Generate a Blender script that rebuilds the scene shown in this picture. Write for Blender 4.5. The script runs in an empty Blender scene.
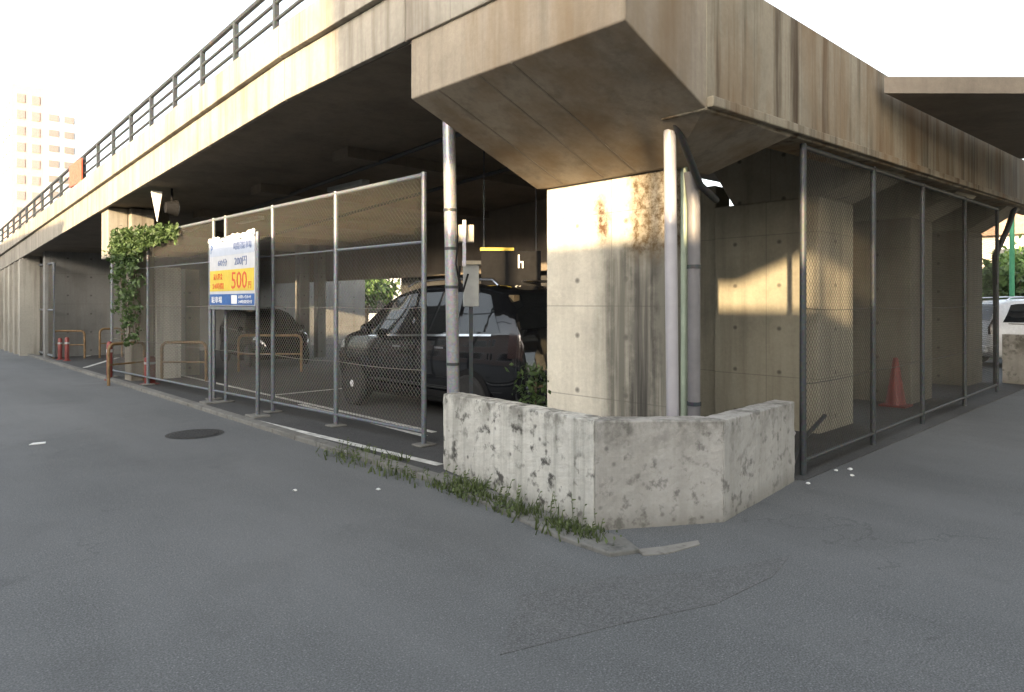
import bpy, bmesh, math, random
from mathutils import Vector, Matrix
random.seed(7)
S = bpy.context.scene
COL = S.collection
R = (.723, .690); L = (-.690, .723)
F = 683.0; HZ = 303.0; EYE = 1.6

# ------------------------------------------------------------------ layout helpers
def c2w(X, Y):
    a, b = X-1.41, Y-5.12
    return (a*R[0]+b*R[1], a*L[0]+b*L[1])
def gp(px, py):                       # a ground point seen in the photo -> place coordinates
    Y = F*EYE/(py-HZ); return c2w((px-512)/F*Y, Y)
def dp(px, Y): return c2w((px-512)/F*Y, Y)
CAM = c2w(0, 0)

# ------------------------------------------------------------------ materials
def ramp(nt, fac, stops):
    n = nt.nodes.new('ShaderNodeValToRGB')
    el = n.color_ramp.elements
    while len(el) < len(stops): el.new(.5)
    for e, (p, c) in zip(el, stops):
        e.position = p
        e.color = (c, c, c, 1) if isinstance(c, (int, float)) else (*c, 1)
    nt.links.new(fac, n.inputs[0]); return n.outputs[0]
def newmat(name):
    m = bpy.data.materials.new(name); m.use_nodes = True
    nt = m.node_tree; b = nt.nodes['Principled BSDF']; return m, nt, b
def noise(nt, vec, scale, detail=4, rough=.55, stretch=None, dist=0):
    if stretch:
        mp = nt.nodes.new('ShaderNodeMapping'); mp.inputs['Scale'].default_value = stretch
        nt.links.new(vec, mp.inputs[0]); vec = mp.outputs[0]
    n = nt.nodes.new('ShaderNodeTexNoise'); n.inputs['Scale'].default_value = scale
    n.inputs['Detail'].default_value = detail; n.inputs['Roughness'].default_value = rough
    n.inputs['Distortion'].default_value = dist
    nt.links.new(vec, n.inputs['Vector']); return n.outputs['Fac']
def mixc(nt, fac, a, b, mode='MIX'):
    n = nt.nodes.new('ShaderNodeMix'); n.data_type = 'RGBA'; n.blend_type = mode
    for ix, v in ((0, fac), (6, a), (7, b)):
        sock = n.inputs[ix]
        if isinstance(v, bpy.types.NodeSocket): nt.links.new(v, sock)
        elif isinstance(v, (int, float)): sock.default_value = v if ix == 0 else (v, v, v, 1)
        else: sock.default_value = (*v, 1)
    return n.outputs[2]
def mth(nt, op, a, b=0.0, clamp=False):
    n = nt.nodes.new('ShaderNodeMath'); n.operation = op; n.use_clamp = clamp
    for i, v in enumerate((a, b)):
        if isinstance(v, bpy.types.NodeSocket): nt.links.new(v, n.inputs[i])
        else: n.inputs[i].default_value = v
    return n.outputs[0]
def bump(nt, b, h, s, d=.02):
    n = nt.nodes.new('ShaderNodeBump'); n.inputs['Strength'].default_value = s
    n.inputs['Distance'].default_value = d
    nt.links.new(h, n.inputs['Height']); nt.links.new(n.outputs[0], b.inputs['Normal'])
def coords(nt):
    t = nt.nodes.new('ShaderNodeTexCoord'); return t.outputs['Object']
def sep(nt, v):
    s = nt.nodes.new('ShaderNodeSeparateXYZ'); nt.links.new(v, s.inputs[0]); return s.outputs

def plain(name, col, rough=.6, metal=0, var=.15, scale=6, spec=.5, bmp=.0):
    m, nt, b = newmat(name); v = coords(nt)
    f = noise(nt, v, scale, 5)
    c0 = tuple(x*(1-var) for x in col); c1 = tuple(min(1, x*(1+var)) for x in col)
    nt.links.new(ramp(nt, f, [(.3, c0), (.7, c1)]), b.inputs['Base Color'])
    r = ramp(nt, noise(nt, v, scale*3, 3), [(.3, max(0, rough-.1)), (.7, min(1, rough+.1))])
    nt.links.new(r, b.inputs['Roughness'])
    b.inputs['Metallic'].default_value = metal
    b.inputs['Specular IOR Level'].default_value = spec
    if bmp: bump(nt, b, noise(nt, v, scale*5, 4), bmp)
    return m

def concrete(name, base, streak=(.12, .10, .08), amt=.5, panel=None, holes=False, spots=0.0, warm=None, scale=1.0, extra=None, pit=.25):
    """weathered cast concrete: blotches, rain streaks, form joints, tie holes, black mould spots"""
    m, nt, b = newmat(name); v = coords(nt); xyz = sep(nt, v)
    big = noise(nt, v, .9*scale, 5, .6)
    c = ramp(nt, big, [(.28, tuple(x*.72 for x in base)), (.5, base), (.75, tuple(min(1, x*1.12) for x in base))])
    fine = noise(nt, v, 22, 6, .7)
    c = mixc(nt, .35, c, ramp(nt, fine, [(.3, .55), (.7, 1.0)]), 'MULTIPLY')
    st = noise(nt, v, 1.0, 5, .65, (5.0*scale, 5.0*scale, .28))
    sm = ramp(nt, st, [(.47, 0.0), (.68, 1.0)])
    c = mixc(nt, mth(nt, 'MULTIPLY', sm, amt), c, streak)
    if warm:
        wf = ramp(nt, noise(nt, v, .8, 4, .6, (2.2, 2.2, .5)), [(.42, 0.0), (.66, .8)])
        c = mixc(nt, wf, c, warm)
    if spots:
        sp = ramp(nt, noise(nt, v, 9, 5, .62), [(.53, 0.0), (.63, 1.0)])
        gate = ramp(nt, noise(nt, v, 2.3, 3, .6), [(.40, 0.0), (.56, 1.0)])
        c = mixc(nt, mth(nt, 'MULTIPLY', mth(nt, 'MULTIPLY', sp, gate), spots), c, (.035, .034, .03))
        dots = nt.nodes.new('ShaderNodeTexVoronoi'); dots.inputs['Scale'].default_value = 7
        nt.links.new(v, dots.inputs['Vector'])
        dd = ramp(nt, dots.outputs['Distance'], [(.05, 1.0), (.15, 0.0)])
        c = mixc(nt, mth(nt, 'MULTIPLY', dd, spots*.8), c, (.04, .04, .035))
    hgt = fine
    if panel:                                    # form joints every panel metres, horizontally and upright
        u = mth(nt, 'ADD', xyz[0], xyz[1])
        for sck, per in ((u, panel[0]), (xyz[2], panel[1])):
            fr = mth(nt, 'FRACT', mth(nt, 'DIVIDE', mth(nt, 'ADD', sck, 100.13), per))
            d = mth(nt, 'ABSOLUTE', mth(nt, 'SUBTRACT', fr, .5))
            ln = mth(nt, 'GREATER_THAN', d, .5-.006/per)
            c = mixc(nt, mth(nt, 'MULTIPLY', ln, .38), c, (.09, .085, .07))
            hgt = mth(nt, 'SUBTRACT', hgt, mth(nt, 'MULTIPLY', ln, 1.0))
    if holes:
        u = mth(nt, 'ADD', xyz[0], xyz[1])
        a1 = mth(nt, 'SUBTRACT', mth(nt, 'FRACT', mth(nt, 'DIVIDE', mth(nt, 'ADD', u, 50.2), .6)), .5)
        a2 = mth(nt, 'SUBTRACT', mth(nt, 'FRACT', mth(nt, 'DIVIDE', mth(nt, 'ADD', xyz[2], .1), .55)), .5)
        rr = mth(nt, 'ADD', mth(nt, 'MULTIPLY', a1, a1), mth(nt, 'MULTIPLY', a2, a2))
        hf = ramp(nt, rr, [(.0004, 1.0), (.0012, 0.0)])
        c = mixc(nt, mth(nt, 'MULTIPLY', hf, .75), c, (.05, .045, .04))
    if extra: c = extra(nt, v, xyz, c)
    nt.links.new(c, b.inputs['Base Color'])
    b.inputs['Roughness'].default_value = .88
    b.inputs['Specular IOR Level'].default_value = .3
    bump(nt, b, hgt, pit, .015)
    return m

def galv(name, col=(.42, .44, .46), rough=.45):
    m, nt, b = newmat(name); v = coords(nt)
    vo = nt.nodes.new('ShaderNodeTexVoronoi'); vo.inputs['Scale'].default_value = 40
    nt.links.new(v, vo.inputs['Vector'])
    c = mixc(nt, .18, col, vo.outputs['Color'], 'OVERLAY')
    rust = ramp(nt, noise(nt, v, 3.5, 6, .7), [(.6, 0.0), (.75, 1.0)])
    c = mixc(nt, mth(nt, 'MULTIPLY', rust, .45), c, (.16, .10, .06))
    nt.links.new(c, b.inputs['Base Color'])
    b.inputs['Metallic'].default_value = .35; b.inputs['Roughness'].default_value = rough
    return m

def asphalt(name, lo, hi, lines=False):
    m, nt, b = newmat(name); v = coords(nt)
    big = noise(nt, v, .28, 6, .6)
    c = ramp(nt, big, [(.3, tuple(x*.86 for x in lo)), (.5, lo), (.72, hi)])
    g = noise(nt, v, 110, 3, .7); g2 = noise(nt, v, 34, 3, .8)
    c = mixc(nt, .75, c, ramp(nt, g, [(.36, .5), (.5, .97), (.62, 1.6)]), 'MULTIPLY')
    c = mixc(nt, .22, c, ramp(nt, g2, [(.35, .6), (.65, 1.35)]), 'MULTIPLY')
    sp = nt.nodes.new('ShaderNodeTexVoronoi'); sp.inputs['Scale'].default_value = 42; nt.links.new(v, sp.inputs['Vector'])
    sf = ramp(nt, sp.outputs['Distance'], [(.10, 1.0), (.22, 0.0)])
    c = mixc(nt, mth(nt, 'MULTIPLY', sf, .35), c, tuple(min(1, x*2.6) for x in hi))
    wear = ramp(nt, noise(nt, v, .9, 5, .6, (1.0, .22, 1)), [(.4, 0.0), (.7, 1.0)])
    c = mixc(nt, mth(nt, 'MULTIPLY', wear, .32), c, tuple(x*1.4 for x in hi))
    stn = ramp(nt, noise(nt, v, .55, 4, .55), [(.55, 0.0), (.63, 1.0)])
    c = mixc(nt, mth(nt, 'MULTIPLY', stn, .22), c, tuple(x*.55 for x in lo))
    blot = ramp(nt, noise(nt, v, 2.1, 5, .65), [(.62, 0.0), (.74, 1.0)])
    c = mixc(nt, mth(nt, 'MULTIPLY', blot, .3), c, tuple(x*.5 for x in lo))
    cr = nt.nodes.new('ShaderNodeTexVoronoi'); cr.feature = 'DISTANCE_TO_EDGE'; cr.inputs['Scale'].default_value = .33
    dv = nt.nodes.new('ShaderNodeVectorMath'); dv.operation = 'ADD'
    ns = nt.nodes.new('ShaderNodeTexNoise'); ns.inputs['Scale'].default_value = 2.2; ns.inputs['Detail'].default_value = 5
    nt.links.new(v, ns.inputs['Vector']); nt.links.new(v, dv.inputs[0]); nt.links.new(ns.outputs['Color'], dv.inputs[1])
    nt.links.new(dv.outputs[0], cr.inputs['Vector'])
    cf = ramp(nt, cr.outputs['Distance'], [(.001, 1.0), (.004, 0.0)])
    gate = ramp(nt, noise(nt, v, .35, 3), [(.5, 0.0), (.6, 1.0)])
    c = mixc(nt, mth(nt, 'MULTIPLY', mth(nt, 'MULTIPLY', cf, gate), .35), c, tuple(x*.3 for x in lo))
    nt.links.new(c, b.inputs['Base Color']); b.inputs['Roughness'].default_value = .85
    b.inputs['Specular IOR Level'].default_value = .35
    bump(nt, b, g, .3, .006)
    return m

def leafmat(name, c0, c1):
    m, nt, b = newmat(name)
    g = nt.nodes.new('ShaderNodeNewGeometry')
    c = ramp(nt, g.outputs['Random Per Island'], [(0, c0), (.6, c1), (1, tuple(x*1.4 for x in c1))])
    nt.links.new(c, b.inputs['Base Color']); b.inputs['Roughness'].default_value = .55
    tr = nt.nodes.new('ShaderNodeBsdfTranslucent'); nt.links.new(c, tr.inputs['Color'])
    mx = nt.nodes.new('ShaderNodeMixShader'); mx.inputs[0].default_value = .3
    nt.links.new(b.outputs[0], mx.inputs[1]); nt.links.new(tr.outputs[0], mx.inputs[2])
    nt.links.new(mx.outputs[0], nt.nodes['Material Output'].inputs['Surface'])
    return m

def glassy(name, col=(.012, .014, .016), rough=.04):
    m, nt, b = newmat(name); b.inputs['Base Color'].default_value = (*col, 1)
    b.inputs['Roughness'].default_value = rough; b.inputs['Specular IOR Level'].default_value = .9
    return m

# pier with its own water stains (local coordinates of the pier: origin at the corner nearest the road)
def pier_stains(nt, v, xyz, c):
    n1 = noise(nt, v, 3.0, 6, .7); n2 = noise(nt, v, 14, 6, .75)
    wob = mth(nt, 'MULTIPLY', mth(nt, 'SUBTRACT', n1, .5), .35)
    def band(sock, lo, hi, soft):
        y = mth(nt, 'ADD', sock, wob)
        a = ramp(nt, mth(nt, 'DIVIDE', mth(nt, 'SUBTRACT', y, lo), soft), [(0, 0.0), (1, 1.0)])
        bb = ramp(nt, mth(nt, 'DIVIDE', mth(nt, 'SUBTRACT', hi, y), soft), [(0, 0.0), (1, 1.0)])
        return mth(nt, 'MULTIPLY', a, bb)
    # long grey wash down the road half
    stre = ramp(nt, noise(nt, v, 1, 5, .65, (9, 9, .3)), [(.36, .5), (.58, 1.0)])
    lower = mth(nt, 'MULTIPLY', band(xyz[1], -.6, .95, .3), band(xyz[2], -.9, 2.35, .35))
    c = mixc(nt, mth(nt, 'MULTIPLY', mth(nt, 'MULTIPLY', lower, stre), .95), c, (.125, .12, .10))
    dk = mth(nt, 'MULTIPLY', band(xyz[1], .10, .52, .12), band(xyz[2], -.6, 2.3, .5))
    c = mixc(nt, mth(nt, 'MULTIPLY', mth(nt, 'MULTIPLY', dk, stre), .95), c, (.05, .047, .042))
    # brown crust high up
    crust = mth(nt, 'MULTIPLY', band(xyz[1], -.4, .52, .12), band(xyz[2], 1.95, 3.3, .15))
    c = mixc(nt, mth(nt, 'MULTIPLY', crust, ramp(nt, n2, [(.4, .55), (.6, 1.0)])), c, (.085, .058, .028))
    blob = mth(nt, 'MULTIPLY', band(xyz[1], .66, .9, .1), band(xyz[2], 2.1, 2.72, .2))
    c = mixc(nt, mth(nt, 'MULTIPLY', blob, ramp(nt, n2, [(.35, .4), (.55, 1.0)])), c, (.09, .05, .025))
    return c

M = {}
M['road'] = asphalt('asphalt_road', (.122, .126, .126), (.152, .155, .154))
M['patch'] = asphalt('asphalt_patch', (.118, .120, .119), (.140, .141, .139))
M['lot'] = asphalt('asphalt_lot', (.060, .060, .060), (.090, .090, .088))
M['ground'] = plain('far_ground', (.16, .155, .14), .9, var=.3, scale=.4)
M['pier'] = concrete('pier_concrete', (.31, .29, .23), amt=.35, panel=(.9, 1.8), holes=True)
M['pier1'] = concrete('stained_pier_concrete', (.66, .62, .52), amt=.15, panel=(.9, .9), holes=True, extra=pier_stains)
M['soffit'] = concrete('soffit_concrete', (.29, .25, .195), (.08, .065, .05), amt=.4, warm=(.18, .125, .07))
M['beam'] = concrete('rust_streaked_concrete', (.27, .24, .18), (.055, .035, .018), amt=.95, warm=(.17, .105, .05), panel=(.9, 50), scale=1.1)
M['deck'] = concrete('deck_concrete', (.20, .17, .135), amt=.4, panel=(1.8, 50))
M['fascia'] = concrete('fascia_concrete', (.27, .25, .21), amt=.75, panel=(2.4, 50))
M['wallgrey'] = concrete('grey_wall_concrete', (.22, .22, .21), amt=.4, panel=(1.8, .9), holes=True)
M['abut'] = concrete('panelled_wall_concrete', (.36, .34, .29), amt=.6, panel=(1.0, 50))
def top_mould(nt, v, xyz, c):
    h = ramp(nt, xyz[2], [(.50, 0.0), (.78, 1.0)])
    n = ramp(nt, noise(nt, v, 4.5, 6, .7, (1, 1, .8)), [(.44, 0.0), (.60, 1.0)])
    c = mixc(nt, mth(nt, 'MULTIPLY', mth(nt, 'MULTIPLY', h, n), .75), c, (.085, .08, .065))
    lo = ramp(nt, xyz[2], [(.0, 1.0), (.16, 0.0)])
    return mixc(nt, mth(nt, 'MULTIPLY', lo, .45), c, (.12, .11, .085))
M['low'] = concrete('mould_spotted_concrete', (.60, .585, .53), (.19, .185, .155), amt=.6, spots=.9, scale=1.3, extra=top_mould)
M['low2'] = concrete('low_wall_concrete', (.42, .405, .375), (.22, .21, .18), amt=.35, spots=.55, extra=top_mould)
M['kerb'] = concrete('kerb_concrete', (.20, .197, .18), amt=.3, spots=.4)
M['galv'] = galv('galvanised_steel', (.15, .165, .18))
M['galvd'] = galv('dark_painted_steel', (.05, .056, .06), .55)
M['wire'] = galv('fence_wire', (.19, .18, .155), .6)
M['wired'] = galv('dark_fence_wire', (.06, .055, .045), .6)
M['pole'] = galv('grey_pole_steel', (.27, .275, .29), .4)
M['bluegrey'] = plain('blue_grey_paint', (.12, .16, .21), .5, .2)
M['beige'] = plain('beige_plastic', (.50, .44, .33), .5)
M['cab'] = plain('cabinet_grey', (.34, .35, .34), .45)
M['black'] = plain('black_paint', (.012, .012, .013), .85, spec=.15)
M['rubber'] = plain('rubber', (.02, .02, .02), .85)
M['white'] = plain('white_paint', (.75, .75, .73), .5, var=.06)
M['signwhite'] = plain('sign_sheet', (.42, .43, .45), .5, var=.06)
M['silver'] = plain('silver_wheel_paint', (.75, .76, .78), .3)
M['pierdark'] = concrete('shaded_pier_concrete', (.20, .19, .155), amt=.4, panel=(.9, 1.8), holes=True)  # darker copy of the pier concrete, under-deck shade put into the base colour
M['palecol'] = concrete('pale_concrete', (.62, .61, .55), amt=.4)  # paler base tone for one edge column
M['yellow'] = plain('yellow_sheet', (.50, .38, .04), .55, var=.06)
M['redink'] = plain('red_ink', (.50, .05, .015), .5, var=.05)
M['blueink'] = plain('blue_ink', (.015, .08, .26), .5, var=.05)
M['greyink'] = plain('grey_blue_ink', (.12, .16, .30), .5, var=.05)
M['hoop'] = plain('ochre_pipe_paint', (.17, .105, .045), .6, var=.35, scale=14)
M['red'] = plain('red_plastic', (.17, .03, .024), .5, var=.25)
M['orange'] = plain('orange_plastic', (.55, .07, .03), .5)
M['line'] = plain('worn_road_paint', (.52, .52, .49), .8, var=.35, scale=9)
M['iron'] = plain('cast_iron', (.03, .029, .028), .75, 0, var=.3, scale=30, bmp=.4)
M['wood'] = plain('weathered_wood', (.24, .17, .09), .8, var=.3, scale=9)
M['leaf'] = leafmat('ivy_leaves', (.025, .050, .014), (.065, .105, .032))
M['leaf2'] = leafmat('tree_leaves', (.03, .07, .015), (.09, .15, .04))
M['grass'] = leafmat('kerb_grass', (.045, .065, .018), (.10, .13, .045))
M['bark'] = plain('bark', (.10, .075, .05), .9, var=.3, scale=12, bmp=.5)
M['glass'] = glassy('dark_glass')
M['carblack'] = glassy('black_car_paint', (.008, .009, .011), .05)
M['cargrey'] = glassy('dark_wine_car_paint', (.030, .014, .014), .15)
M['carsilver'] = plain('white_car_paint', (.6, .6, .6), .25, var=.03)
M['chrome'] = plain('chrome', (.75, .75, .77), .15, 1.0, var=.05)
M['lamp'] = glassy('lamp_lens', (.55, .57, .6), .08)
M['redlens'] = glassy('red_lens', (.012, .003, .003), .15)
M['wallcream'] = plain('cream_render', (.62, .56, .48), .8, var=.08, scale=2)
M['wallpink'] = plain('pale_pink_tile', (.40, .30, .26), .8, var=.05, scale=2)
M['tile'] = plain('brown_roof_tile', (.30, .20, .14), .8, var=.25, scale=8)
M['darkwall'] = plain('dark_cladding', (.035, .035, .036), .8, var=.3, scale=2)
M['greennet'] = plain('green_netting', (.04, .20, .10), .7)
M['pvc'] = plain('pvc_pipe', (.34, .33, .35), .4, var=.08)
M['dkpipe'] = plain('grey_pipe_paint', (.16, .155, .16), .5)
M['pvcg'] = plain('green_grey_pipe', (.30, .36, .28), .5)

# ------------------------------------------------------------------ mesh helpers
class MB:
    def __init__(s): s.v = []; s.f = []
    def add(s, vs, fs):
        o = len(s.v); s.v += [tuple(p) for p in vs]; s.f += [tuple(i+o for i in f) for f in fs]; return s
    def box(s, x0, x1, y0, y1, z0, z1):
        return s.add([(x, y, z) for z in (z0, z1) for (x, y) in ((x0, y0), (x1, y0), (x1, y1), (x0, y1))],
                     [(3, 2, 1, 0), (4, 5, 6, 7), (0, 1, 5, 4), (1, 2, 6, 5), (2, 3, 7, 6), (3, 0, 4, 7)])
    def prism(s, poly, z0, z1):                      # poly xy; z may be callable(x, y)
        n = len(poly); a = z0 if callable(z0) else (lambda x, y: z0); b = z1 if callable(z1) else (lambda x, y: z1)
        ar = sum(poly[i][0]*poly[(i+1) % n][1]-poly[(i+1) % n][0]*poly[i][1] for i in range(n))
        if ar < 0: poly = poly[::-1]
        vs = [(x, y, a(x, y)) for x, y in poly]+[(x, y, b(x, y)) for x, y in poly]
        return s.add(vs, [tuple(range(n))[::-1], tuple(range(n, 2*n))]+[(i, (i+1) % n, n+(i+1) % n, n+i) for i in range(n)])
    def extr_y(s, poly, y0, y1):                     # poly in xz, extruded along y
        n = len(poly)
        vs = [(x, y0, z) for x, z in poly]+[(x, y1, z) for x, z in poly]
        return s.add(vs, [tuple(range(n)), tuple(range(n, 2*n))[::-1]]+[(i, n+i, n+(i+1) % n, (i+1) % n) for i in range(n)])
    def extr_x(s, poly, x0, x1):                     # poly in yz, extruded along x
        n = len(poly)
        vs = [(x0, y, z) for y, z in poly]+[(x1, y, z) for y, z in poly]
        return s.add(vs, [tuple(range(n))[::-1], tuple(range(n, 2*n))]+[(i, (i+1) % n, n+(i+1) % n, n+i) for i in range(n)])
    def obox(s, p, q, w, z0, z1, off=0):             # box along xy segment p-q, width w
        dx, dy = q[0]-p[0], q[1]-p[1]; l = math.hypot(dx, dy); nx, ny = -dy/l, dx/l
        a = off-w/2; b = off+w/2
        return s.prism([(p[0]+nx*a, p[1]+ny*a), (q[0]+nx*a, q[1]+ny*a), (q[0]+nx*b, q[1]+ny*b), (p[0]+nx*b, p[1]+ny*b)], z0, z1)
    def tube(s, pts, r, n=10, cap=True):
        pts = [Vector(p) for p in pts]; rs = r if isinstance(r, (list, tuple)) else [r]*len(pts)
        vs = []; fs = []; t0 = (pts[1]-pts[0]).normalized()
        up = Vector((0, 0, 1)) if abs(t0.z) < .9 else Vector((1, 0, 0))
        nrm = t0.cross(up).normalized()
        for i, p in enumerate(pts):
            t = (pts[min(i+1, len(pts)-1)]-pts[max(i-1, 0)]).normalized()
            nrm = (nrm-t*nrm.dot(t)).normalized(); bn = t.cross(nrm)
            for k in range(n):
                a = 2*math.pi*k/n; vs.append(p+(nrm*math.cos(a)+bn*math.sin(a))*rs[i])
        for i in range(len(pts)-1):
            for k in range(n):
                fs.append((i*n+k, i*n+(k+1) % n, (i+1)*n+(k+1) % n, (i+1)*n+k))
        if cap: fs.append(tuple(range(n))[::-1]); fs.append(tuple(range((len(pts)-1)*n, len(pts)*n)))
        return s.add(vs, fs)
    def lathe(s, prof, c, axis='z', n=24):           # prof [(r, h)]
        vs = []; fs = []
        for r, h in prof:
            for k in range(n):
                a = 2*math.pi*k/n; p = (r*math.cos(a), r*math.sin(a), h)
                if axis == 'y': p = (p[0], p[2], -p[1])
                if axis == 'x': p = (p[2], p[0], p[1])
                vs.append((c[0]+p[0], c[1]+p[1], c[2]+p[2]))
        for i in range(len(prof)-1):
            for k in range(n): fs.append((i*n+k, i*n+(k+1) % n, (i+1)*n+(k+1) % n, (i+1)*n+k))
        fs.append(tuple(range(n))[::-1]); fs.append(tuple(range((len(prof)-1)*n, len(prof)*n)))
        return s.add(vs, fs)

def tag(o, label=None, cat=None, group=None, kind=None):
    if label: o['label'] = label
    if cat: o['category'] = cat
    if group: o['group'] = group
    if kind: o['kind'] = kind
    return o
def thing(name, label, cat, loc=(0, 0, 0), rz=0, group=None):
    o = bpy.data.objects.new(name, None); COL.objects.link(o)
    o.location = loc; o.rotation_euler.z = rz; o.empty_display_size = .2
    return tag(o, label, cat, group)
def wloc(p):
    v = Vector((0, 0, 0))
    while p: v += p.location; p = p.parent
    return v
def obj(name, mb, mat, parent=None, smooth=False, bevel=0, local=False):
    off = Vector((0, 0, 0)) if (local or not parent) else wloc(parent)
    me = bpy.data.meshes.new(name)
    me.from_pydata([Vector(p)-off for p in mb.v], [], mb.f)
    bm = bmesh.new(); bm.from_mesh(me); bmesh.ops.recalc_face_normals(bm, faces=bm.faces) if len(mb.f) < 20000 else None
    bm.to_mesh(me); bm.free()
    me.materials.append(M[mat] if isinstance(mat, str) else mat)
    if smooth: me.polygons.foreach_set('use_smooth', [True]*len(me.polygons))
    o = bpy.data.objects.new(name, me); COL.objects.link(o)
    if parent: o.parent = parent
    if smooth and smooth != 'all':
        try: me.set_sharp_from_angle(angle=math.radians(40))
        except Exception: pass
    if bevel:
        b = o.modifiers.new('bevel', 'BEVEL'); b.width = bevel; b.segments = 2; b.limit_method = 'ANGLE'
    return o
def copytree(o, parent=None):
    c = o.copy(); COL.objects.link(c)
    if parent: c.parent = parent
    for ch in list(o.children): copytree(ch, c)
    return c

# ------------------------------------------------------------------ ground, roads
XE = -.88                                            # road edge line of the left road
g = MB().prism([(-400, -400), (400, -400), (400, 400), (-400, 400)], -.2, -.05)
tag(obj('ground', g, 'ground'), kind='structure')
g = MB().prism([(-10, -60), (XE, -60), (XE, 2.1), (-.1, -1.0), (0.3, -1.3), (60, -1.3), (60, 0.0), (400, 0), (400, -9), (60, -9), (60, -60), (60, -200), (-10, -200)], -.05, 0)
g = MB().prism([(-10.5, -200), (200, -200), (200, 0), (1.6, .05), (.1, .1), (-.4, .5), (-.4, 2.5), (XE+.02, 2.6), (XE+.02, 200), (-10.5, 200)], -.048, 0)
tag(obj('road', g, 'road'), kind='structure')
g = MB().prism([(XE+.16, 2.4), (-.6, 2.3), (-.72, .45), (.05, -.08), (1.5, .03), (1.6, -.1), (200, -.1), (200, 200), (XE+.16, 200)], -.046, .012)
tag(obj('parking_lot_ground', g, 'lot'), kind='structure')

g = MB().prism([gp(520, 596), gp(620, 576), gp(700, 572), gp(790, 556), gp(772, 577), gp(716, 604), gp(622, 624), gp(500, 655)], -.02, .003)
tag(obj('road_patch', g, 'patch'), kind='structure')
# kerb along the left road, turning round the corner
k = MB()
pth = [(XE+.08, 60), (XE+.08, 1.9), (-.95, 1.2), (-.75, .3), (-.50, -.33)]
y = 60.0
while y > 1.9:
    y2 = max(y-.6, 1.9); k.obox((XE+.07, y-.004), (XE+.07, y2+.004), .14, -.03, .055); y = y2
tag(obj('kerb', k, 'kerb', bevel=.012), kind='structure')
# gutter apron at the low wall
corner = [gp(432, 482), gp(500, 512), gp(560, 540), gp(610, 557), gp(640, 553), gp(625, 541), gp(594, 532), gp(520, 504), gp(443, 474)]
k = MB().prism(corner, -.02, .03)
tag(obj('gutter', k, 'kerb', bevel=.01), kind='structure')
k = MB().prism([gp(636, 550), gp(643, 556), gp(668, 554), gp(700, 545), gp(698, 541), gp(664, 547)], -.02, .007)
tag(obj('gutter', k, 'low2'), kind='structure')

def on_fence(px):                                    # left fence leans slightly away from the road line
    # fence line x = -.062*(y-3.42)
    t = (px-512)/F; best = None
    for i in range(3000):
        Y = 6+i*.01; x, y = c2w(t*Y, Y)
        e = abs(x+.062*(y-3.42))
        if best is None or e < best[0]: best = (e, x, y)
    return best[1], best[2]
FL = [on_fence(p) for p in (424, 336, 273, 226, 214, 148, 112)]

# painted lines in the lot
def paint(name, segs, w, z):
    m = MB()
    for a, b in segs: m.obox(a, b, w, z-.004, z)
    o = obj(name, m, 'line'); tag(o, kind='structure'); return o
paint('painted_line', [(gp(236, 417), gp(440, 466))], .09, .016)
paint('painted_line', [(gp(300, 405), gp(425, 437)), ((.55, 4.0), (.55, 14))], .08, .016)
paint('painted_line', [((.6, 8.6), (6, 8.6)), ((3.1, 3.6), (3.1, 8.5)), ((.6, 3.2), (6, 3.2))], .08, .020)
paint('painted_line', [(gp(85, 368), gp(118, 358)), (gp(85, 357), gp(105, 352)), (gp(85, 357), gp(90, 352))], .1, .016)

# ------------------------------------------------------------------ viaduct
V = thing('viaduct', 'weathered concrete viaduct and its descending ramp roofing the fenced car park', 'bridge', (0, 0, 0))
def zb(x): return 3.03+.034*x                        # underside of road side girder
def zt(x): return 3.93+.024*x
def zr(y): return 4.0-.054*(y-4.5)                   # ramp underside
XW = -.97
# bridge slab + ramp slab
obj('deck', MB().prism([(XW, -.02), (13.6, -.02), (13.6, 4.5), (XW, 4.5)], lambda x, y: 3.93+max(0, .018*x), lambda x, y: 4.09+max(0, .018*x)), 'deck', V)
obj('deck', MB().prism([(XW, 4.5), (6.5, 4.5), (6.5, 45), (XW, 45)], lambda x, y: zr(y), lambda x, y: zr(y)+.27), 'deck', V)
# edge girder, road face streaked
gd = MB()
gd.extr_y([(-.02, zb(0)), (13.6, zb(13.6)), (13.6, 4.36), (-.02, 4.12)], -.06, .34)
obj('girder', gd, 'beam', V, bevel=.015)
ld = MB().extr_y([(-.01, zb(0)+.02), (13.5, zb(13.5)+.02), (13.5, zb(13.5)+.1), (-.01, zb(0)+.1)], -.12, -.06)
obj('ledge', ld, 'beam', V, bevel=.01)
# haunch over the corner pier
y0_, y1_, yb = .62, 2.30, -.06
hv = [(XW-.03, yb, 3.42), (XW-.03, y1_, 3.42), (.60, y1_, 2.80), (.60, y0_, 2.80), (-.03, yb, 3.05),        # 0-4 sloping soffit
      (1.20, y1_, 2.80), (1.20, y0_, 2.80), (1.4, yb, 3.07), (1.55, y1_, 3.25), (1.55, yb, 3.25),              # 5-9
      (XW-.03, yb, 4.10), (XW-.03, y1_, 4.10), (1.55, y1_, 4.10), (1.55, yb, 4.10)]                            # 10-13
hv = [(x_, y_+(.003 if y_ == yb else 0), z_) for x_, y_, z_ in hv]
hp = MB().add(hv, [(0, 1, 2, 3, 4), (3, 2, 5, 6), (4, 3, 6, 7), (6, 5, 8), (6, 8, 9, 7), (0, 4, 7, 9, 13, 10), (1, 0, 10, 11), (1, 11, 12, 8, 5, 2), (8, 12, 13, 9), (10, 13, 12, 11)])
obj('haunch', hp, 'soffit', V, bevel=.012)
rib = MB()
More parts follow.
